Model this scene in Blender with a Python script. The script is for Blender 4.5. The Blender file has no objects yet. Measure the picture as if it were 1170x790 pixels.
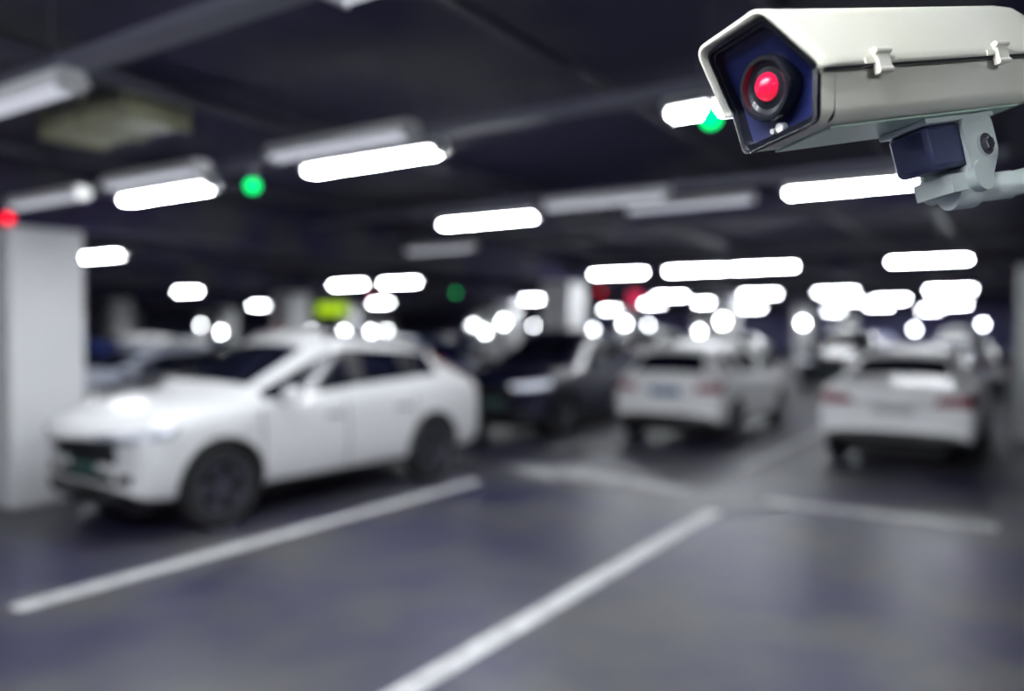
import bpy, bmesh, math, random
from mathutils import Vector, Matrix
from mathutils.bvhtree import BVHTree
random.seed(4)
scene = bpy.context.scene
COL = scene.collection
scene.view_settings.view_transform = 'Standard'

# world: X = across the bays, Y = along the bays, Z up  (metres)
CA, SA = 0.836, 0.548
def P(X, d, z=0.0):
    """metres right / metres ahead of the viewpoint -> building axes"""
    return Vector((CA*X - SA*d, SA*X + CA*d, z))

# ------------------------------------------------------------------ materials
def principled(name, col, rough=0.5, metal=0.0, coat=0.0, emit=None, es=0.0, spec=None, crough=.05):
    m = bpy.data.materials.new(name); m.use_nodes = True
    b = m.node_tree.nodes['Principled BSDF']
    b.inputs['Base Color'].default_value = (*col, 1)
    b.inputs['Roughness'].default_value = rough
    b.inputs['Metallic'].default_value = metal
    b.inputs['Coat Weight'].default_value = coat
    b.inputs['Coat Roughness'].default_value = crough
    if spec is not None: b.inputs['Specular IOR Level'].default_value = spec
    if emit:
        b.inputs['Emission Color'].default_value = (*emit, 1)
        b.inputs['Emission Strength'].default_value = es
    return m

def noisy(name, c1, c2, scale=3.0, rough=(0.5, 0.7), detail=6, bump=0.0, bscale=60, lo=0.35, hi=0.65):
    m = bpy.data.materials.new(name); m.use_nodes = True
    nt = m.node_tree; b = nt.nodes['Principled BSDF']
    tc = nt.nodes.new('ShaderNodeTexCoord')
    n = nt.nodes.new('ShaderNodeTexNoise'); n.inputs['Scale'].default_value = scale; n.inputs['Detail'].default_value = detail
    nt.links.new(tc.outputs['Object'], n.inputs['Vector'])
    r = nt.nodes.new('ShaderNodeValToRGB')
    r.color_ramp.elements[0].position = lo; r.color_ramp.elements[0].color = (*c1, 1)
    r.color_ramp.elements[1].position = hi; r.color_ramp.elements[1].color = (*c2, 1)
    nt.links.new(n.outputs['Fac'], r.inputs['Fac']); nt.links.new(r.outputs['Color'], b.inputs['Base Color'])
    mr = nt.nodes.new('ShaderNodeMapRange'); mr.inputs['To Min'].default_value = rough[0]; mr.inputs['To Max'].default_value = rough[1]
    nt.links.new(n.outputs['Fac'], mr.inputs['Value']); nt.links.new(mr.outputs['Result'], b.inputs['Roughness'])
    if bump:
        n2 = nt.nodes.new('ShaderNodeTexNoise'); n2.inputs['Scale'].default_value = bscale
        nt.links.new(tc.outputs['Object'], n2.inputs['Vector'])
        bp = nt.nodes.new('ShaderNodeBump'); bp.inputs['Strength'].default_value = bump; bp.inputs['Distance'].default_value = 0.01
        nt.links.new(n2.outputs['Fac'], bp.inputs['Height']); nt.links.new(bp.outputs['Normal'], b.inputs['Normal'])
    return m

M_floor = noisy('floor_epoxy', (0.030, 0.028, 0.066), (0.078, 0.078, 0.083), 0.85, (0.32, 0.5), 9, 0.15, 40, .42, .60)
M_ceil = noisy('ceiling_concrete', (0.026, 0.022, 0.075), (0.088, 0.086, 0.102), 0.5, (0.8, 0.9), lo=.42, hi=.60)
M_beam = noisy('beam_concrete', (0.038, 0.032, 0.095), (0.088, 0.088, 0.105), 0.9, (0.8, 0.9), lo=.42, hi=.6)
M_wall = noisy('wall_paint', (0.14, 0.13, 0.36), (0.26, 0.26, 0.42), 0.7, (0.7, 0.9))
M_pillar = noisy('pillar_paint', (0.80, 0.81, 0.82), (0.86, 0.86, 0.86), 1.5, (0.5, 0.7))
M_line = noisy('line_paint', (0.55, 0.55, 0.55), (0.80, 0.80, 0.80), 7, (0.5, 0.7))
M_wline = noisy('worn_line_paint', (0.30, 0.30, 0.31), (0.60, 0.60, 0.60), 4, (0.5, 0.7))
M_tray = principled('galvanised_tray', (0.14, 0.14, 0.19), 0.5, 0.3)
M_pipe = principled('pipe_grey', (0.07, 0.07, 0.10), 0.5)
M_lit_patch = noisy('lit_patch_beige', (0.22, 0.22, 0.13), (0.36, 0.36, 0.24), 2, (0.5, 0.6))  # olive-beige stands in for light falling on the ceiling
M_fix = principled('fixture_white', (0.75, 0.75, 0.75), 0.4)
def emis(name, col, s):
    m = bpy.data.materials.new(name); m.use_nodes = True; nt = m.node_tree
    nt.nodes.clear(); e = nt.nodes.new('ShaderNodeEmission'); o = nt.nodes.new('ShaderNodeOutputMaterial')
    e.inputs['Color'].default_value = (*col, 1); e.inputs['Strength'].default_value = s
    nt.links.new(e.outputs[0], o.inputs['Surface']); return m
M_tube = emis('fluorescent_tube', (0.91, 0.95, 1.0), 120)
M_unlit_glow = emis('unlit_tube_glow', (0.85, 0.88, 1.0), 0.7)  # unlit tubes, given a faint glow for the light they catch
M_glint = emis('glint_glow', (0.92, 0.97, 1.0), 40)  # glow of the added lamps that stand in for far reflections
M_green = emis('led_green', (0.0, 1.0, 0.22), 2.2)
M_red = emis('led_red', (1.0, 0.0, 0.02), 3.0)
M_exit = emis('sign_yellowgreen', (0.50, 0.80, 0.02), 1.1)
M_signred = emis('sign_red', (1.0, 0.05, 0.16), 1.0)
M_black = principled('black_plastic', (0.012, 0.012, 0.014), 0.45)
M_tire = principled('tyre_rubber', (0.012, 0.012, 0.014), 0.8)
M_rim = principled('alloy_rim', (0.22, 0.22, 0.27), 0.35, 0.9)
M_rimd = principled('rim_dark', (0.02, 0.02, 0.022), 0.4, 0.5)
M_glass = principled('tinted_car_glass', (0.006, 0.007, 0.016), 0.12, 0.0, 0.0, spec=0.2)
M_white = principled('paint_white', (0.83, 0.83, 0.83), 0.40, 0, 0.3, crough=.15)
M_navy = principled('paint_dark', (0.006, 0.007, 0.032), 0.35, 0.0, 0.4, crough=.15)
M_silver = principled('paint_silver', (0.40, 0.42, 0.50), 0.35, 0.3, 0.4)
M_blue = principled('paint_blue', (0.03, 0.05, 0.20), 0.3, 0.1, 0.5)
M_chrome = principled('chrome', (0.75, 0.75, 0.77), 0.2, 1.0)
M_barc = principled('grille_chrome', (0.30, 0.30, 0.33), 0.3, 0.8)
M_head = principled('headlamp_lens', (0.50, 0.52, 0.58), 0.25, 0.2, .3)
M_headon = principled('headlamp_lit', (0.5, 0.55, 0.7), 0.15, 0.2, 1.0, (0.85, 0.9, 1.0), .8)
M_tail = principled('tail_lamp', (0.20, 0.01, 0.03), 0.25, 0, 0.3)
M_plate = principled('plate_blue', (0.05, 0.14, 0.30), 0.4)
M_platew = principled('plate_white', (0.55, 0.55, 0.55), 0.4)
M_plated = principled('plate_green', (0.05, 0.10, 0.09), 0.4)

# ------------------------------------------------------------------ mesh helpers
def obj_from(name, verts, faces, mats, parent=None, smooth=False, midx=None, sharp=None):
    me = bpy.data.meshes.new(name); me.from_pydata([tuple(v) for v in verts], [], faces); 
    for m in (mats if isinstance(mats, (list, tuple)) else [mats]): me.materials.append(m)
    if midx:
        for p, i in zip(me.polygons, midx): p.material_index = i
    bm = bmesh.new(); bm.from_mesh(me); bmesh.ops.recalc_face_normals(bm, faces=bm.faces); bm.to_mesh(me); bm.free()
    if smooth:
        for p in me.polygons: p.use_smooth = True
        if sharp: me.set_sharp_from_angle(angle=math.radians(sharp))
    ob = bpy.data.objects.new(name, me); COL.objects.link(ob)
    if parent: ob.parent = parent
    return ob

def box_data(x0, x1, y0, y1, z0, z1):
    v = [(x0,y0,z0),(x1,y0,z0),(x1,y1,z0),(x0,y1,z0),(x0,y0,z1),(x1,y0,z1),(x1,y1,z1),(x0,y1,z1)]
    f = [(0,3,2,1),(4,5,6,7),(0,1,5,4),(1,2,6,5),(2,3,7,6),(3,0,4,7)]
    return v, f
def box(name, x0, x1, y0, y1, z0, z1, mat, parent=None, bevel=0.0, seg=2):
    v, f = box_data(x0, x1, y0, y1, z0, z1)
    ob = obj_from(name, v, f, mat, parent)
    if bevel:
        md = ob.modifiers.new('bevel', 'BEVEL'); md.width = bevel; md.segments = seg
        for p in ob.data.polygons: p.use_smooth = True
        md.harden_normals = True
    return ob

class MB:
    """mesh builder collecting several primitives into one mesh"""
    def __init__(s): s.v = []; s.f = []; s.m = []
    def add(s, v, f, mi=0, mat=None):
        o = len(s.v)
        s.v += [tuple(mat @ Vector(p)) if mat else tuple(p) for p in v]
        s.f += [tuple(i+o for i in q) for q in f]; s.m += [mi]*len(f)
    def box(s, x0, x1, y0, y1, z0, z1, mi=0, mat=None):
        v, f = box_data(x0, x1, y0, y1, z0, z1); s.add(v, f, mi, mat)
    def cyl(s, p0, p1, r, n=12, mi=0, r1=None, mat=None):
        p0 = Vector(p0); p1 = Vector(p1); r1 = r if r1 is None else r1
        d = (p1-p0).normalized(); a = d.orthogonal().normalized(); b = d.cross(a)
        v = []
        for c, rr in ((p0, r), (p1, r1)):
            for i in range(n):
                t = 2*math.pi*i/n; v.append(c + a*math.cos(t)*rr + b*math.sin(t)*rr)
        f = [(i, (i+1) % n, n+(i+1) % n, n+i) for i in range(n)] + [tuple(range(n))[::-1], tuple(range(n, 2*n))]
        s.add(v, f, mi, mat)
    def lathe(s, prof, axis='Y', n=32, mi=0, mat=None):
        """prof: list of (r, h)"""
        v = []; f = []
        k = len(prof)
        for i in range(n):
            t = 2*math.pi*i/n; c, sn = math.cos(t), math.sin(t)
            for r, h in prof:
                v.append((r*c, h, r*sn) if axis == 'Y' else ((h, r*c, r*sn) if axis == 'X' else (r*c, r*sn, h)))
        for i in range(n):
            j = (i+1) % n
            for q in range(k-1): f.append((i*k+q, j*k+q, j*k+q+1, i*k+q+1))
        s.add(v, f, mi, mat)
    def obj(s, name, mats, parent=None, smooth=True, sharp=35):
        return obj_from(name, s.v, s.f, mats, parent, smooth, s.m, sharp)

def empty(name, loc=(0,0,0), rz=0.0):
    e = bpy.data.objects.new(name, None); COL.objects.link(e)
    e.location = loc; e.rotation_euler = (0, 0, rz); e.empty_display_size = 0.2
    return e

# ------------------------------------------------------------------ room shell
X0, X1, Y0, Y1, ZC = -58.0, 12.0, -9.0, 60.0, 3.3
box('floor', X0-.2, X1+.2, Y0-.2, Y1+.2, -0.2, 0, M_floor)
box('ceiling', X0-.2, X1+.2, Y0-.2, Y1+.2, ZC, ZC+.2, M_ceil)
box('wall_left', X0-.2, X0, Y0-.2, Y1+.2, 0, ZC, M_wall)
box('wall_right', X1, X1+.2, Y0-.2, Y1+.2, 0, ZC, M_wall)
box('wall_back', X0, X1, Y1, Y1+.2, 0, ZC, M_wall)
box('wall_front', X0, X1, Y0-.2, Y0, 0, ZC, M_wall)

def glint_lamp(x, y, z):  # made-up lamp standing in for low, distant reflections and car glints
    e = empty('glint_light', (x, y, z))
    b = MB(); b.cyl((0,0,0), (0,-.04,0), .15, 24, 0)
    b.lathe([(.13,-.04), (.12,-.07), (.08,-.095), (.001,-.105)], 'Y', 24, 1)
    b.obj('glint_body', [M_fix, M_glint], e)
PX = [-50.4, -42.0, -33.6, -25.1, -16.7, -8.24, 0.2, 8.6]
PYs = [3.9, 14.55, 25.2, 35.9, 46.5]
for x in PX:     # main beams along Y, resting on the pillars
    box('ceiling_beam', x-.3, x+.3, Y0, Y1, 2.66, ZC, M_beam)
for y in [-6.75, -1.4, 9.25, 19.9, 30.5, 41.2, 51.5]:   # shallow cross beams between main beams
    for i in range(len(PX)-1):
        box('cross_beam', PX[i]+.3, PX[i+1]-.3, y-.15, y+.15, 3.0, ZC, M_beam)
for x in PX:
    for y in PYs + [-6.75]:
        if abs(x-.2) < .1 and y < 5: continue
        if abs(x-8.6) < .1 and y < 0: continue
        ob = box('pillar', x-.35, x+.35, y-.35, y+.35, 0, 2.66, M_pillar, None, 0.02)
        if y > 20 and x < 5:
            glint_lamp(x+.05, y-.352, 1.92 if (int(x)+int(y)) % 2 else 1.5)
for x, z in ((-2.5, 1.95), (-6.5, 1.6), (-10.5, 1.9), (-14, 1.5), (-20, 1.9), (-26, 1.95), (-31, 1.6), (-37, 1.9), (-44, 1.8)):
    glint_lamp(x, Y1-.002, z)  # more added glints along the far wall

# ------------------------------------------------------------------ floor markings (thin paint)
def mark(name, pts, mat, h=0.004):
    n = len(pts)
    v = [(x, y, 0.0) for x, y in pts] + [(x, y, h) for x, y in pts]
    f = [tuple(range(n))[::-1], tuple(range(n, 2*n))] + [(i, (i+1) % n, n+(i+1) % n, n+i) for i in range(n)]
    return obj_from(name, v, f, mat)
def rect(x0, x1, y0, y1): return [(x0,y0),(x1,y0),(x1,y1),(x0,y1)]
for x in (-5.11, -2.42, 0.9):
    mark('parking_line', rect(x-.075, x+.075, 2.3, 7.1), M_line)
for x in (-10.5, -13.2):
    mark('parking_line', rect(x-.075, x+.075, 2.3, 7.1), M_line)
mark('parking_line', rect(-2.15, -0.2, 7.70, 7.93), M_wline)
mark('parking_line', rect(-8.0, -6.2, 8.3, 8.44), M_wline)
for x in (-2.85, -5.6, -11.2, -13.9):
    mark('parking_line', rect(x-.06, x+.06, 9.4, 14.0), M_wline)
mark('floor_arrow', [(-5.45,8.05),(-4.45,8.66),(-4.35,8.36),(-2.95,8.02),(-2.95,7.66),(-4.35,7.80),(-4.45,7.55)], M_wline)

# ------------------------------------------------------------------ fluorescent fittings
def fitting_mesh(tmat, L=1.25):
    b = MB()
    prof = [(-.09, .0), (-.05, .07), (.05, .07), (.09, .0), (.045, .02), (-.045, .02)]
    v = [(-L/2, y, z) for y, z in prof] + [(L/2, y, z) for y, z in prof]
    n = 6
    f = [tuple(range(n)), tuple(range(n, 2*n))[::-1]] + [(i, (i+1) % n, n+(i+1) % n, n+i) for i in range(n)]
    b.add(v, f, 0)
    for y in (-.035, .035):
        b.cyl((-L/2+.03, y, -.012), (L/2-.03, y, -.012), .017, 8, 1)
    for x in (-L/2+.01, L/2-.03):
        b.box(x, x+.02, -.06, .06, -.03, .02, 0)
    for x in (-L*.35, L*.35):
        b.cyl((x, 0, .07), (x, 0, ZC-2.8), .004, 6, 2)
    o = b.obj('tmp', [M_fix, tmat, M_pipe], None, True, 30); me = o.data; me.name = 'fluorescent_fitting'
    bpy.data.objects.remove(o); return me
ME_on = fitting_mesh(M_tube, 1.18); ME_unlit_glow = fitting_mesh(M_unlit_glow, 1.18)
def lamp(x, y, on=True, z=2.8):
    for px in PX:      # keep fittings clear of the main beams
        if abs(x-px) < .94: x = px + (.95 if x > px else -.95)
    o = bpy.data.objects.new('fluorescent_light', ME_on if on else ME_unlit_glow); COL.objects.link(o)
    o.location = (x, y, z); return o
rows = {
  3.85: [-0.98, -3.64, -5.90],
  6.60: [-1.08, -4.62, -11.8, -14.3],
  14.35: [-1.36, -4.0, -5.25, -6.85, -12.6, -14.3, -18.4, -20.9, -29],
  17.2: [-18.2],
  25.5: [-1.86, -4.9, -7.2, -10.2, -15.6, -18.2, -23.5, -31.5],
  33.0: [-2.5, -4.4, -6.0, -11.5, -14.2, -19.0, -27],
  42.0: [-2.9, -6.1, -9.5, -12.3, -18, -20.6, -29, -46],
  54.0: [-5, -10.5, -18, -27],
  0.45: [-0.78, -3.5, -6.6, 2.2],  # unseen tubes added overhead to brighten the security camera and near pillar
  -0.5: [-0.9],  # unseen, added for more light on the camera housing
  -1.0: [-2.6],  # another added tube out of view, lighting the foreground
  -3.0: [-4.5, -1.3, 3.5],  # added row behind the viewpoint as foreground fill, never in view
}
for y, xs in rows.items():
    for x in xs: lamp(x, y)
for x, y in [(-1.35, 1.87), (-4.2, 1.9), (-7.1, 3.5), (-6.9, 8.7), (-2.55, 6.75), (-3.5, 3.42), (-5.4, 3.42), (-3.1, 6.2), (3.6, 3.85), (3.6, 6.6)]:
    lamp(x, y, False)  # unlit fittings; their tubes carry the painted faint glow
# cable trays / pipes under the slab
BAYS = [(PX[i]+.32, PX[i+1]-.32) for i in range(3, 7)]
for y in (2.2, 4.35, 7.3, 14.85, 26.0):
    for xa, xb in BAYS:
        b = MB()
        b.box(xa, xb, y-.07, y+.07, 3.04, 3.05); b.box(xa, xb, y-.075, y-.065, 3.04, 3.10); b.box(xa, xb, y+.065, y+.075, 3.04, 3.10)
        for k in range(4):
            xx = xa+.4+k*(xb-xa-.8)/3; b.cyl((xx, y-.07, 3.05), (xx, y-.07, ZC), .006, 6); b.cyl((xx, y+.07, 3.05), (xx, y+.07, ZC), .006, 6)
        b.obj('cable_tray', [M_tray])
for x, r, z in ((-1.0, .05, 3.18), (-2.2, .035, 3.18), (-4.5, .06, 3.17), (-6.9, .05, 3.17), (-10.5, .06, 3.17), (-13, .05, 3.18)):
    for ya, yb in ((-1.2, 9.05), (9.45, 19.7), (20.1, 30.3)):
        b = MB(); b.cyl((x, ya, z), (x, yb, z), r*.9, 14)
        for k in range(5):
            yy = ya + .5 + k*(yb-ya-1)/4
            b.cyl((x, yy, z), (x, yy, ZC), .012, 6)
        b.obj('ceiling_pipe', [M_pipe])
dz = empty('lit_patch_box', (-5.22, 3.02, 3.11))  # added box standing in for a lit patch of ceiling
box('lit_patch_body', -.50, .50, -.22, .22, -.08, .08, M_lit_patch, dz, .02)
for xx in (-.50, .0, .50):
    box('lit_patch_flange', xx-.015, xx+.015, -.24, .24, -.10, .10, M_lit_patch, dz)
    box('lit_patch_hanger', xx-.01, xx+.01, -.24, -.22, -.10, .19, M_tray, dz)

def indicator(x, y, mat, z=2.6):
    b = MB()
    b.cyl((0,0,.06), (0,0,ZC-z), .005, 8, 0); b.cyl((0,0,.035), (0,0,.07), .03, 16, 0, .015)
    pr = [(0.0001,-.045)] + [(.045*math.sin(t), -.045*math.cos(t)) for t in [math.pi*k/10 for k in range(1, 10)]] + [(0.0001,.045)]
    b.lathe(pr, 'Z', 20, 1)
    o = b.obj('parking_indicator_light', [M_pipe, mat]); o.location = (x, y, z)
indicator(-1.15, 3.31, M_green); indicator(-4.11, 3.28, M_green); indicator(-7.01, 3.15, M_red)
indicator(-8.9, 17.6, M_red); indicator(-12.2, 16.0, M_green); indicator(-17.4, 18.5, M_red)

def hanging_sign(name, loc, w, h, mat, rz):
    e = empty(name, loc, rz)
    box('sign_case', -w/2, w/2, -.04, .04, -h/2, h/2, M_black, e, .01)
    box('sign_face', -w/2+.02, w/2-.02, -.046, -.04, -h/2+.02, h/2-.02, mat, e)
    for s in (-1, 1):
        b = MB(); b.cyl((s*w*.35, 0, h/2), (s*w*.35, 0, ZC-loc[2]), .008, 6); b.obj('sign_rod', [M_black], e)
p = P(-4.55, 20.0); hanging_sign('exit_sign', (p.x, p.y, 2.18), .85, .30, M_exit, math.radians(25))
p = P(3.6, 23.0); hanging_sign('warning_sign', (p.x, p.y, 2.55), .4, .4, M_signred, math.radians(25))
# red hydrant cabinet on a pillar
e = empty('fire_hose_cabinet', (-16.7, 14.2, 1.2))
box('cabinet_body', -.3, .3, -.2, 0, -.45, .45, principled('cabinet_red', (0.55, 0.02, 0.02), .4), e, .02)
box('cabinet_window', -.2, .2, -.206, -.2, -.1, .3, M_glass, e)

# ------------------------------------------------------------------ cars
def section(hw, zb, zsh, ztop, yr):
    h = zsh-zb
    pts = [(0, zb), (.80*hw, zb), (.95*hw, zb+.07), (hw, zb+.32*h), (hw*.995, zb+.74*h), (hw*.965, zsh)]
    if yr:
        pts += [(hw*.92, zsh+.035), (yr+.035, ztop-.125), (yr-.03, ztop-.045), (yr*.55, ztop-.008), (0, ztop)]
    else:
        g = ztop-zsh
        pts += [(hw*.90, zsh+.40*g), (hw*.82, zsh+.66*g), (hw*.70, zsh+.84*g), (hw*.38, zsh+.97*g), (0, ztop)]
    return pts

def wheel(parent, x, y, r, side):
    b = MB(); w = .215; s = side
    T = Matrix.Translation((x, y, r))
    b.lathe([(r*.62, -w*.42), (r*.80, -w*.5), (r*.95, -w*.47), (r, -w*.34), (r, w*.34), (r*.95, w*.47), (r*.80, w*.5), (r*.62, w*.42), (r*.62, -w*.42)], 'Y', 36, 0, T)
    yo = s*w*.30
    b.lathe([(0.001, yo-s*.05), (r*.60, yo-s*.05), (r*.63, yo-s*.04)], 'Y', 32, 2, T)
    b.lathe([(r*.57, yo), (r*.60, yo+s*.03), (r*.655, yo+s*.032), (r*.66, yo-s*.02), (r*.57, yo-.03*s)], 'Y', 36, 1, T)
    b.lathe([(0.001, yo+s*.03), (r*.13, yo+s*.028), (r*.16, yo-s*.03)], 'Y', 20, 1, T)
    for k in range(10):
        a = 2*math.pi*(k//2)/5 + (.16 if k % 2 else -.16)
        R = Matrix.Rotation(a, 4, 'Y')
        b.box(r*.10, r*.60, min(yo-s*.03, yo+s*.022), max(yo-s*.03, yo+s*.022), -r*.035, r*.035, 1, T @ R)
    return b.obj('wheel', [M_tire, M_rim, M_rimd], parent, True, 30)

def build_car(name, st, spec, paint, headm=None):
    """st: stations rear->front (x, hw, zb, zsh, ztop, yr, bow, side_mat, top_mat) mats apply to segment ahead of station"""
    headm = headm or M_head
    car = empty(name)
    N = 11; verts = []; faces = []; mi = []
    R = 2*N-2
    for (x, hw, zb, zsh, zt, yr, bow, sm, tm) in st:
        pts = section(hw, zb, zsh, zt, yr)
        ring = [(x - bow*(y/hw)**2, y, z) for y, z in pts] + [(x - bow*(y/hw)**2, -y, z) for y, z in pts[-2:0:-1]]
        verts += ring
    for i in range(len(st)-1):
        sm, tm = st[i][7], st[i][8]
        for j in range(R):
            jj = j if j < N-1 else R-1-j
            k = (j+1) % R
            faces.append((i*R+j, (i+1)*R+j, (i+1)*R+k, i*R+k))
            m = 0
            if jj <= 1: m = 1
            if jj == 6: m = sm
            if jj >= 8: m = tm
            mi.append(m)
    for base in (0, (len(st)-1)*R):
        faces.append((base, base+1, base+R-1)); mi.append(1)
        for j in range(1, N-2):
            faces.append((base+j, base+j+1, base+R-j-1, base+R-j)); mi.append(0 if j > 1 else 1)
        faces.append((base+N-2, base+N-1, base+N)); mi.append(0)
    body = obj_from('body', verts, faces, [paint, M_black, M_glass], None, True, mi)
    md = body.modifiers.new('s', 'SUBSURF'); md.levels = 2; md.render_levels = 2
    cutters = []
    hw = spec['hw']; r = spec['r']
    for ax in spec['axles']:
        for s in (-1, 1):
            b = MB(); b.cyl((ax, s*(hw-.34), r+.015), (ax, s*(hw+.3), r+.015), r+.055, 40, 1)
            c = b.obj('cut', [M_black, M_black]); cutters.append(c)
            bo = body.modifiers.new('b', 'BOOLEAN'); bo.operation = 'DIFFERENCE'; bo.object = c; bo.solver = 'EXACT'
    bpy.context.view_layer.update()
    dg = bpy.context.evaluated_depsgraph_get()
    me = bpy.data.meshes.new_from_object(body.evaluated_get(dg))
    body.modifiers.clear(); body.data = me
    for c in cutters: bpy.data.objects.remove(c)
    for p in me.polygons: p.use_smooth = True
    me.set_sharp_from_angle(angle=math.radians(40))
    body.parent = car
    bvh = BVHTree.FromPolygons([v.co.copy() for v in me.vertices], [tuple(p.vertices) for p in me.polygons])
    def patch(nm, c, d, mat, off=.006, nu=10, nv=6):
        d = Vector(d).normalized(); c = [Vector(q) for q in c]
        vs = []
        for a in range(nu+1):
            u = a/nu
            for q in range(nv+1):
                t = q/nv
                p = (c[0]*(1-u)+c[1]*u)*(1-t) + (c[3]*(1-u)+c[2]*u)*t
                hit = bvh.ray_cast(p - d*1.5, d)
                if hit[0] is None: hit = bvh.find_nearest(p)
                vs.append(hit[0] - d*off)
        n0 = len(vs); vs += [v + d*.03 for v in vs]
        fs = []
        k = nv+1
        for a in range(nu):
            for q in range(nv):
                f = (a*k+q, (a+1)*k+q, (a+1)*k+q+1, a*k+q+1)
                fs.append(f); fs.append(tuple(i+n0 for i in f[::-1]))
        edge = [(a*k, (a+1)*k) for a in range(nu)] + [(nu*k+q, nu*k+q+1) for q in range(nv)] + \
               [((a+1)*k+nv, a*k+nv) for a in range(nu)] + [(q+1, q) for q in range(nv)]
        for e0, e1 in edge: fs.append((e1, e0, e0+n0, e1+n0))
        return obj_from(nm, vs, fs, mat, car, True, None, 40)
    for ax in spec['axles']:
        for s in (-1, 1): wheel(car, ax, s*(hw-.125), r, s)
    L2 = spec['xf']; RB = spec['xr']
    zh = spec['zhead']; zt = spec['ztail']; gz = spec['grille']; zl = spec['zlow']
    for s in (-1, 1):
        patch('headlight', [(L2, s*.50, zh-.04), (L2-.45, s*(hw+.02), zh+.02), (L2-.50, s*(hw+.02), zh+.11), (L2, s*.52, zh+.05)], (-.75, -.66*s, 0), headm, .012)
        patch('fog_light', [(L2, s*.58, zl+.0), (L2-.1, s*.76, zl+.02), (L2-.1, s*.76, zl+.09), (L2, s*.60, zl+.08)], (-.9, -.3*s, 0), M_black, .006)
        if spec['kind'] == 'suv':
            patch('taillight', [(RB, s*.60, zt-.12), (RB+.1, s*.86, zt-.12), (RB+.25, s*.80, zt+.42), (RB+.1, s*.66, zt+.40)], (.85, -.5*s, 0), M_tail, .012)
        else:
            patch('taillight', [(RB, s*.50, zt-.05), (RB+.15, s*(hw+.01), zt-.06), (RB+.25, s*(hw+.01), zt+.08), (RB, s*.52, zt+.05)], (.85, -.5*s, 0), M_tail, .012)
        for dx in spec['doors']:
            patch('door_seam', [(dx, s*1.2, .36), (dx+.012, s*1.2, .36), (dx+.012, s*1.2, spec['zsh']), (dx, s*1.2, spec['zsh'])], (0, -s, 0), M_black, .002, 1, 14)
        patch('sill_trim', [(spec['axles'][0]+r+.08, s*1.2, .25), (spec['axles'][1]-r-.08, s*1.2, .25), (spec['axles'][1]-r-.08, s*1.2, .33), (spec['axles'][0]+r+.08, s*1.2, .33)], (0, -s, 0), M_black, .006, 12, 2)
        for dx in spec['handles']:
            box('door_handle', dx, dx+.2, s*(hw-.01)-.02, s*(hw-.01)+.02, spec['zsh']-.14, spec['zsh']-.105, M_chrome if spec['kind'] == 'suv' else paint, car, .01)
        # mirror
        mx = spec['mirror']; b = MB()
        pr = [(.001, -.11), (.05, -.10), (.085, -.06), (.095, 0), (.085, .06), (.05, .10), (.001, .11)]
        b.lathe(pr, 'Y', 20, 0, Matrix.Translation((mx, s*(hw+.10), spec['zsh']+.11)) @ Matrix.Diagonal((.7, 1, .85, 1)))
        b.box(mx-.03, mx+.03, min(s*(hw-.06), s*(hw+.06)), max(s*(hw-.06), s*(hw+.06)), spec['zsh']+.03, spec['zsh']+.07, 1)
        b.obj('side_mirror', [paint, M_black], car)
    gw = spec['gw']
    patch('grille', [(L2+.3, -gw*.92, gz[0]), (L2+.3, gw*.92, gz[0]), (L2+.3, gw, gz[1]), (L2+.3, -gw, gz[1])], (-1, 0, 0), M_black, .010, 16)
    gm = gz[0]*.45+gz[1]*.55
    patch('grille_bar', [(L2+.3, -gw*.9, gm), (L2+.3, gw*.9, gm), (L2+.3, gw*.9, gm+.025), (L2+.3, -gw*.9, gm+.025)], (-1, 0, 0), M_barc, .02, 16, 2)
    patch('lower_intake', [(L2+.3, -.48, zl), (L2+.3, .48, zl), (L2+.3, .42, zl+.09), (L2+.3, -.42, zl+.09)], (-1, 0, 0), M_black, .008, 16)
    patch('front_plate', [(L2+.3, -.22, zl+.04), (L2+.3, .22, zl+.04), (L2+.3, .22, zl+.16), (L2+.3, -.22, zl+.16)], (-1, 0, 0), M_plated, .02, 4, 2)
    zp = spec['zplate']
    patch('rear_plate', [(RB-.3, -.22, zp), (RB-.3, .22, zp), (RB-.3, .22, zp+.13), (RB-.3, -.22, zp+.13)], (1, 0, 0), M_platew if spec['kind'] == 'sedan' else M_plate, .015, 4, 2)
    patch('rear_bumper_insert', [(RB-.3, -.5, .36), (RB-.3, .5, .36), (RB-.3, .45, .46), (RB-.3, -.45, .46)], (1, 0, 0), M_black, .008, 16)
    if spec['kind'] == 'suv':
        for s in (-1, 1):
            patch('roof_rail', [(.05, s*.575, 2.2), (-1.45, s*.565, 2.2), (-1.45, s*.595, 2.2), (.05, s*.605, 2.2)], (0, 0, -1), M_chrome, .03, 16, 1)
    box('underbody', spec['xr']+.35, spec['xf']-.35, -(hw-.36), hw-.36, .17, .5, M_black, car)
    return car

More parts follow.
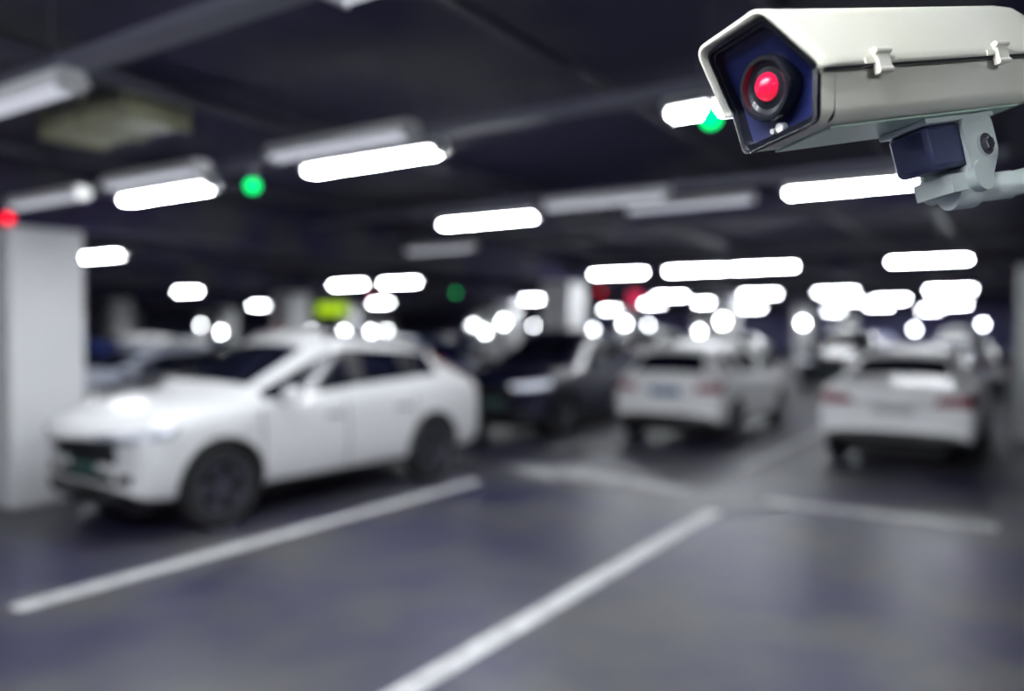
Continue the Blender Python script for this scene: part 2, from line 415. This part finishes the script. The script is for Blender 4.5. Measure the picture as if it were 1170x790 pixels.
SUV = [ # x, hw, zb, zsh, ztop, yr, bow, side, top
 (-2.22,.72,.42,.84,.92,0,-.10,0,0), (-2.18,.84,.32,.98,1.06,0,-.10,0,0), (-2.10,.875,.27,1.06,1.16,0,-.08,0,2),
 (-1.62,.89,.25,1.10,1.50,.48,-.05,0,0), (-1.46,.90,.24,1.11,1.56,.53,-.03,2,0), (-1.05,.91,.23,1.08,1.62,.58,0,1,0), (-.97,.91,.23,1.07,1.63,.585,0,2,0),
 (-.20,.91,.23,1.02,1.69,.61,0,1,0), (-.10,.91,.23,1.01,1.69,.61,0,2,0), (.04,.91,.23,1.005,1.675,.61,.05,2,0), (.18,.91,.23,.995,1.62,.60,.08,2,2),
 (1.12,.91,.23,.99,1.12,0,.10,0,0), (1.26,.91,.23,.985,1.11,0,.10,0,0), (1.66,.905,.23,.95,1.07,0,.08,0,0), (2.06,.89,.25,.89,.99,0,.16,0,0), (2.26,.84,.28,.82,.91,0,.24,0,0), (2.34,.72,.36,.72,.80,0,.24,0,0)]
SUVS = dict(kind='suv', hw=.91, r=.36, axles=(-1.25,1.37), xf=2.32, xr=-2.22, zhead=.80, ztail=1.0, doors=(.98,.0,-.95), handles=(.08,-.85), mirror=.76, zsh=.99, zplate=.82, grille=(.60,.80), gw=.54, zlow=.44)
HAT = [
 (-1.98,.70,.40,.74,.82,0,-.10,0,0), (-1.95,.80,.30,.86,.94,0,-.10,0,0), (-1.88,.84,.25,.94,1.02,0,-.08,0,2),
 (-1.50,.85,.22,.96,1.40,.50,-.05,0,0), (-1.40,.855,.21,.96,1.44,.53,-.03,2,0), (-1.00,.86,.20,.95,1.48,.56,0,0,0), (-.88,.86,.20,.94,1.49,.565,0,2,0),
 (-.12,.86,.20,.92,1.51,.57,0,1,0), (-.03,.86,.20,.92,1.51,.57,0,2,0), (.20,.86,.20,.91,1.49,.57,.05,2,0), (.34,.86,.20,.91,1.45,.56,.08,2,2),
 (1.05,.86,.20,.91,1.00,0,.10,0,0), (1.18,.86,.20,.90,.98,0,.10,0,0), (1.5,.855,.20,.86,.94,0,.10,0,0), (1.78,.83,.22,.78,.85,0,.18,0,0), (1.95,.78,.25,.68,.75,0,.22,0,0), (2.0,.66,.32,.58,.64,0,.22,0,0)]
HATS = dict(kind='hatch', hw=.86, r=.31, axles=(-1.22,1.28), xf=1.98, xr=-1.98, zhead=.66, ztail=.84, doors=(1.0,.05,-.85), handles=(.12,-.75), mirror=.82, zsh=.91, zplate=.72, grille=(.56,.66), gw=.42, zlow=.38)
SED = [
 (-2.28,.70,.42,.74,.84,0,-.12,0,0), (-2.25,.82,.32,.88,.97,0,-.12,0,0), (-2.15,.865,.26,.96,1.05,0,-.10,0,0), (-1.72,.88,.22,.97,1.07,0,-.08,0,2),
 (-1.02,.885,.21,.955,1.38,.53,-.05,2,0), (-.88,.885,.20,.95,1.42,.55,-.02,2,0), (-.78,.885,.20,.95,1.43,.56,0,2,0),
 (-.14,.885,.20,.93,1.46,.57,0,1,0), (-.05,.885,.20,.93,1.46,.57,0,2,0), (.20,.885,.20,.92,1.44,.57,.05,2,0), (.34,.885,.20,.92,1.40,.56,.08,2,2),
 (1.15,.885,.20,.90,.99,0,.10,0,0), (1.28,.885,.20,.89,.97,0,.10,0,0), (1.70,.88,.21,.84,.92,0,.10,0,0), (2.05,.85,.23,.76,.83,0,.18,0,0), (2.22,.79,.26,.66,.73,0,.22,0,0), (2.27,.68,.33,.58,.63,0,.22,0,0)]
SEDS = dict(kind='sedan', hw=.885, r=.32, axles=(-1.32,1.36), xf=2.25, xr=-2.28, zhead=.66, ztail=.84, doors=(1.08,.04,-.88), handles=(.12,-.78), mirror=.88, zsh=.92, zplate=.66, grille=(.54,.64), gw=.42, zlow=.38)

def place(c, x, y, heading_deg): c.location = (x, y, 0); c.rotation_euler = (0, 0, math.radians(heading_deg))
def clone(src, name, x, y, h):
    e = empty(name)
    for ch in list(src.children):
        o = bpy.data.objects.new(ch.name.split('.')[0], ch.data); COL.objects.link(o); o.parent = e
        o.matrix_local = ch.matrix_local.copy()
        for m in ch.modifiers:
            n = o.modifiers.new(m.name, m.type)
            if m.type == 'BEVEL': n.width = m.width; n.segments = m.segments; n.harden_normals = m.harden_normals
    place(e, x, y, h); return e

suv = build_car('suv', SUV, SUVS, M_white); 
c = P(-2.32, 8.25); place(suv, c.x, c.y, -90-3.5)
dsuv = build_car('suv', SUV, SUVS, M_navy, M_headon); place(dsuv, -6.93, 12.1, -90)
hat = build_car('hatchback', HAT, HATS, M_white); place(hat, -4.42, 12.7, 90)
sed = build_car('sedan', SED, SEDS, M_white); place(sed, -1.34, 12.5, 90)
ds = build_car('sedan', SED, SEDS, M_navy); place(ds, -9.9, 7.6, -90)
ss = build_car('sedan', SED, SEDS, M_silver); place(ss, -12.6, 7.9, -90)
bs = build_car('hatchback', HAT, HATS, M_blue); place(bs, -11.6, 13.2, -90)
# further rows
clone(sed, 'sedan', -14.8, 13.4, 90); clone(ds, 'sedan', -19.4, 13.3, -90); clone(hat, 'hatchback', -22.2, 13.0, -90)
clone(ss, 'sedan', -1.5, 24.2, 90); clone(dsuv, 'suv', -4.4, 24.2, -90); clone(suv, 'suv', -10.6, 24.4, -90)
clone(hat, 'hatchback', -13.4, 24.0, 90); clone(ds, 'sedan', -19.2, 24.0, -90); clone(sed, 'sedan', -22.0, 24.0, -90)
clone(bs, 'hatchback', -15.8, 7.6, -90); clone(ds, 'sedan', 2.3, 24.2, 90)
clone(suv, 'suv', -2.2, 34.5, -90); clone(bs, 'hatchback', -5.0, 34.5, 90); clone(sed, 'sedan', -10.7, 34.5, -90)
clone(dsuv, 'suv', -13.6, 34.5, -90); clone(ss, 'sedan', -19.4, 34.5, 90)

# ------------------------------------------------------------------ CCTV camera
av = Vector((.86, .47, .20)).normalized()                 # rearwards along the housing
wv = Vector((.47, -.86, .14)); wv = (wv - av*wv.dot(av)).normalized()
vv = wv.cross(av).normalized()
def D(v): return Vector((CA*v.x - SA*v.y, SA*v.x + CA*v.y, v.z))
O = P(.398, 1.2, 2.060)
A_, W_, V_ = D(av), D(wv), D(vv)
cam_root = empty('security_camera')
Mx = Matrix(((A_.x, W_.x, V_.x, O.x), (A_.y, W_.y, V_.y, O.y), (A_.z, W_.z, V_.z, O.z), (0,0,0,1)))
cam_root.matrix_world = Mx
M_cream = noisy('housing_cream', (0.92, 0.90, 0.75), (0.94, 0.93, 0.82), 4, (0.45, 0.55))
M_under = principled('housing_under', (0.55, 0.72, 0.62), .4)
M_navyg = principled('front_window', (0.008, 0.012, 0.065), .3, 0, 0, spec=.4)
M_grey = principled('bracket_grey', (0.66, 0.74, 0.72), .4, .1)
M_bdark = principled('bracket_navy', (0.07, 0.08, 0.17), .4, .2)
M_lens = principled('lens_red', (0.5, 0.0, 0.03), .25, 0, 0, (1, .02, .07), .75)
M_ring = principled('lens_black', (0.008, 0.009, 0.014), .25, 0, 0.3)

HT, HB, WT, WM, WB_, SL = .092, -.078, .064, .092, .074, .055
LEN = .60
def slant(z): return -SL*max(0, z)/HT - .012*max(0, -z)/.078
def loft(name, prof, stations, mat, thick=0, closed=True, smooth=True, parent=cam_root, caps=True):
    """prof list of (w,v); stations: list of (s, scale_w, vshift/scale, slantfactor)"""
    n = len(prof); vs = []; fs = []
    for (s, kw, kv, sf) in stations:
        for w, v in prof: vs.append((s + sf*slant(v), w*kw, v*kv))
    for i in range(len(stations)-1):
        for j in range(n if closed else n-1):
            k = (j+1) % n; fs.append((i*n+j, (i+1)*n+j, (i+1)*n+k, i*n+k))
    if caps and closed:
        fs.append(tuple(range(n))); fs.append(tuple(range((len(stations)-1)*n, len(stations)*n)))
    o = obj_from(name, vs, fs, mat, parent, smooth, None, 28)
    if thick:
        md = o.modifiers.new('t', 'SOLIDIFY'); md.thickness = thick; md.offset = 1
    return o
def roundcorner(pts, r, closed=True, seg=4):
    out = []; n = len(pts)
    for i, p in enumerate(pts):
        if not closed and i in (0, n-1): out.append(p); continue
        p = Vector(p); a = Vector(pts[i-1]); b = Vector(pts[(i+1) % n])
        da = (a-p).normalized(); db = (b-p).normalized(); rr = min(r, (a-p).length*.45, (b-p).length*.45)
        p0 = p+da*rr; p1 = p+db*rr
        for k in range(seg+1):
            t = k/seg; q = p0*(1-t)**2 + p*2*t*(1-t) + p1*t*t; out.append((q.x, q.y))
    return out
# upper cover (open shell, overhanging as a visor)
up = roundcorner([(-WM, -.006), (-WM, .004), (-WT, HT), (WT, HT), (WM, .004), (WM, -.006)], .014, False)
loft('upper_cover', up, [(-.014,1,1,1.0), (.02,1,1,1.0), (.06,1,1,.3), (.3,1,1,0), (LEN-.10,1,1,0), (LEN-.05,.99,.96,0), (LEN-.02,.96,.84,0), (LEN,.92,.66,0)], M_cream, .006, closed=False)
# lower body
lo = roundcorner([(-WM+.004, .0), (-WB_, HB+.010), (-WB_+.018, HB), (WB_-.018, HB), (WB_, HB+.010), (WM-.004, .0)], .010, False)
loft('lower_body', lo, [(-.004,1,1,1.0), (.03,1,1,1.0), (LEN-.06,1,1,0), (LEN-.02,.96,.95,0), (LEN-.004,.92,.85,0)], M_cream, closed=False)
loft('underside_panel', [(-WB_+.02, HB-.001), (WB_-.02, HB-.001), (WB_-.02, HB-.004), (-WB_+.02, HB-.004)], [(.03,1,1,0), (LEN-.08,1,1,0)], M_under)
# rear plate
rp = roundcorner([(-WM+.01, 0), (-WT+.005, HT-.015), (WT-.005, HT-.015), (WM-.01, 0), (WB_-.008, HB+.012), (-WB_+.008, HB+.012)], .012)
loft('rear_plate', rp, [(LEN-.03,.93,.80,0), (LEN-.002,.88,.70,0)], M_cream)
# front bezel and window
fr_o = roundcorner([(-WM+.004, 0), (-WT+.004, HT-.006), (WT-.004, HT-.006), (WM-.004, 0), (WB_-.001, HB+.002), (-WB_+.001, HB+.002)], .012)
fr_i = [(w*.88, v*.88+.002) for w, v in fr_o]
n = len(fr_o)
vs = []
for off, ring in ((-.002, fr_o), (-.006, fr_i), (.012, fr_i), (.03, fr_o)):
    for w, v in ring: vs.append((off + slant(v), w, v))
fs = []
for i in range(3):
    for j in range(n):
        k = (j+1) % n; fs.append((i*n+j, (i+1)*n+j, (i+1)*n+k, i*n+k))
obj_from('front_bezel', vs, fs, M_ring, cam_root, True, None, 28)
rim = []
fsr = []
for off, kk in ((.0, 1.0), (-.008, 1.0), (-.008, .965), (.0, .96)):
    for w, v in fr_o: rim.append((off + slant(v*kk), w*kk, v*kk))
for i in range(3):
    for j in range(n):
        k = (j+1) % n; fsr.append((i*n+j, (i+1)*n+j, (i+1)*n+k, i*n+k))
obj_from('front_rim', rim, fsr, M_ring, cam_root, True, None, 28)
vs = [(.010 + slant(v), w, v) for w, v in fr_i] + [(.010, 0, 0.0)]
fs = [(j, (j+1) % n, n) for j in range(n)]
obj_from('front_window', vs, fs, M_navyg, cam_root, True)
b = MB()
LT = Matrix.Translation((-.012, 0, .004))
b.lathe([(.030,.0), (.047,.02), (.050,-.006), (.047,-.012), (.041,-.012), (.038,-.004), (.030,-.002)], 'X', 36, 0, LT)
b.lathe([(.001,-.004), (.036,-.002), (.040,.004)], 'X', 36, 0, LT)
b.obj('lens_barrel', [M_ring], cam_root)
b = MB()
b.lathe([(.0001,-.018), (.008,-.0165), (.0145,-.012), (.0195,-.006), (.0215,0)], 'X', 28, 0, Matrix.Translation((-.014, 0, .006)))
b.obj('lens_glass', [M_lens], cam_root)
b = MB()
b.cyl((.0, .0, -.058), (-.012, .0, -.058), .007, 14); b.cyl((.0, -.016, -.058), (-.010, -.016, -.058), .004, 12)
b.obj('highlight_dots', [M_fix], cam_root)  # white dots put in as the highlight on the front window
# latches along the seam on both sides
for s in (-1, 1):
    for sx in (.115, .42):
        b = MB(); w0 = s*(WM+.002)
        b.box(sx-.035, sx+.035, min(w0, w0+s*.006), max(w0, w0+s*.006), -.006, .002, 0)
        b.box(sx-.014, sx+.014, min(w0, w0+s*.011), max(w0, w0+s*.011), -.022, .014, 0)
        b.cyl((sx-.018, w0+s*.010, .010), (sx+.018, w0+s*.010, .010), .005, 10, 0)
        b.cyl((sx-.016, w0+s*.008, -.018), (sx+.016, w0+s*.008, -.018), .005, 10, 0)
        b.obj('latch', [M_cream], cam_root)
for s in (-1, 1):
    box('gasket', .0, LEN-.05, min(s*(WM-.002), s*(WM+.003)), max(s*(WM-.002), s*(WM+.003)), -.010, -.005, M_black, cam_root)
# bracket
sb = .36
box('mount_plate', sb-.09, sb+.10, -.045, .045, HB-.014, HB-.004, M_grey, cam_root, .003)
b = MB()
b.box(sb-.085, sb+.02, -.036, .036, HB-.088, HB-.014, 0)
b.obj('knuckle_block', [M_bdark], cam_root).modifiers.new('bv', 'BEVEL').width = .008
for s in (-1, 1):
    pf = roundcorner([(sb-.0, HB-.012), (sb+.085, HB-.012), (sb+.085, HB-.075), (sb+.045, HB-.125), (sb-.005, HB-.115)], .014)
    y0, y1 = (s*.040, s*.047)
    vs = [(x, y0, z) for x, z in pf] + [(x, y1, z) for x, z in pf]; n = len(pf)
    fs = [tuple(range(n)), tuple(range(n, 2*n))[::-1]] + [(j, (j+1) % n, n+(j+1) % n, n+j) for j in range(n)]
    obj_from('bracket_cheek', vs, fs, M_grey, cam_root, False)
    b = MB(); b.cyl((sb+.045, s*.046, HB-.062), (sb+.045, s*.053, HB-.062), .019, 24); b.cyl((sb+.045, s*.052, HB-.062), (sb+.045, s*.060, HB-.062), .011, 6)
    b.obj('bracket_bolt', [M_chrome], cam_root)
b = MB(); b.cyl((sb+.02, -.052, HB-.112), (sb+.02, .052, HB-.112), .026, 24); b.box(sb-.045, sb+.05, -.034, .034, HB-.130, HB-.100)
b.obj('swivel_base', [M_grey], cam_root)
Minv = Mx.inverted()
p0 = Mx @ Vector((sb+.0, 0, HB-.125))
postc = P(1.32, 1.45)
p2 = Vector((postc.x, postc.y, p0.z+.13)); p1 = p0.lerp(p2, .2) + Vector((0,0,-.01))
p2 = p1.lerp(p2, .90)
b = MB(); b.cyl(Minv @ p0, Minv @ p1, .024, 20); b.cyl(Minv @ p1, Minv @ p2, .022, 20)
b.cyl(Minv @ p0.lerp(p1, -.05), Minv @ p0.lerp(p1, .35), .032, 20)
b.obj('mount_arm', [M_grey], cam_root)
b = MB(); b.cyl((postc.x, postc.y, 0), (postc.x, postc.y, 2.66), .05, 28); b.cyl((postc.x, postc.y, 0), (postc.x, postc.y, .015), .12, 28)
b.cyl((postc.x, postc.y, 2.645), (postc.x, postc.y, 2.66), .12, 28); b.cyl((postc.x, postc.y, p2.z-.07), (postc.x, postc.y, p2.z+.07), .058, 28)
b.obj('steel_post', [M_grey])

# ------------------------------------------------------------------ world + camera
w = bpy.data.worlds.new('World'); scene.world = w; w.use_nodes = True
w.node_tree.nodes['Background'].inputs['Color'].default_value = (.05, .055, .07, 1)
w.node_tree.nodes['Background'].inputs['Strength'].default_value = .3
cd = bpy.data.cameras.new('Camera'); co = bpy.data.objects.new('Camera', cd); COL.objects.link(co)
co.location = (0, 0, 1.7); co.rotation_euler = (math.radians(90-1.27), 0, math.radians(33.25))
cd.sensor_width = 36; cd.lens = 27.69; cd.clip_start = .05; cd.clip_end = 300
cd.dof.use_dof = True; cd.dof.focus_distance = 1.28; cd.dof.aperture_fstop = .84
scene.camera = co
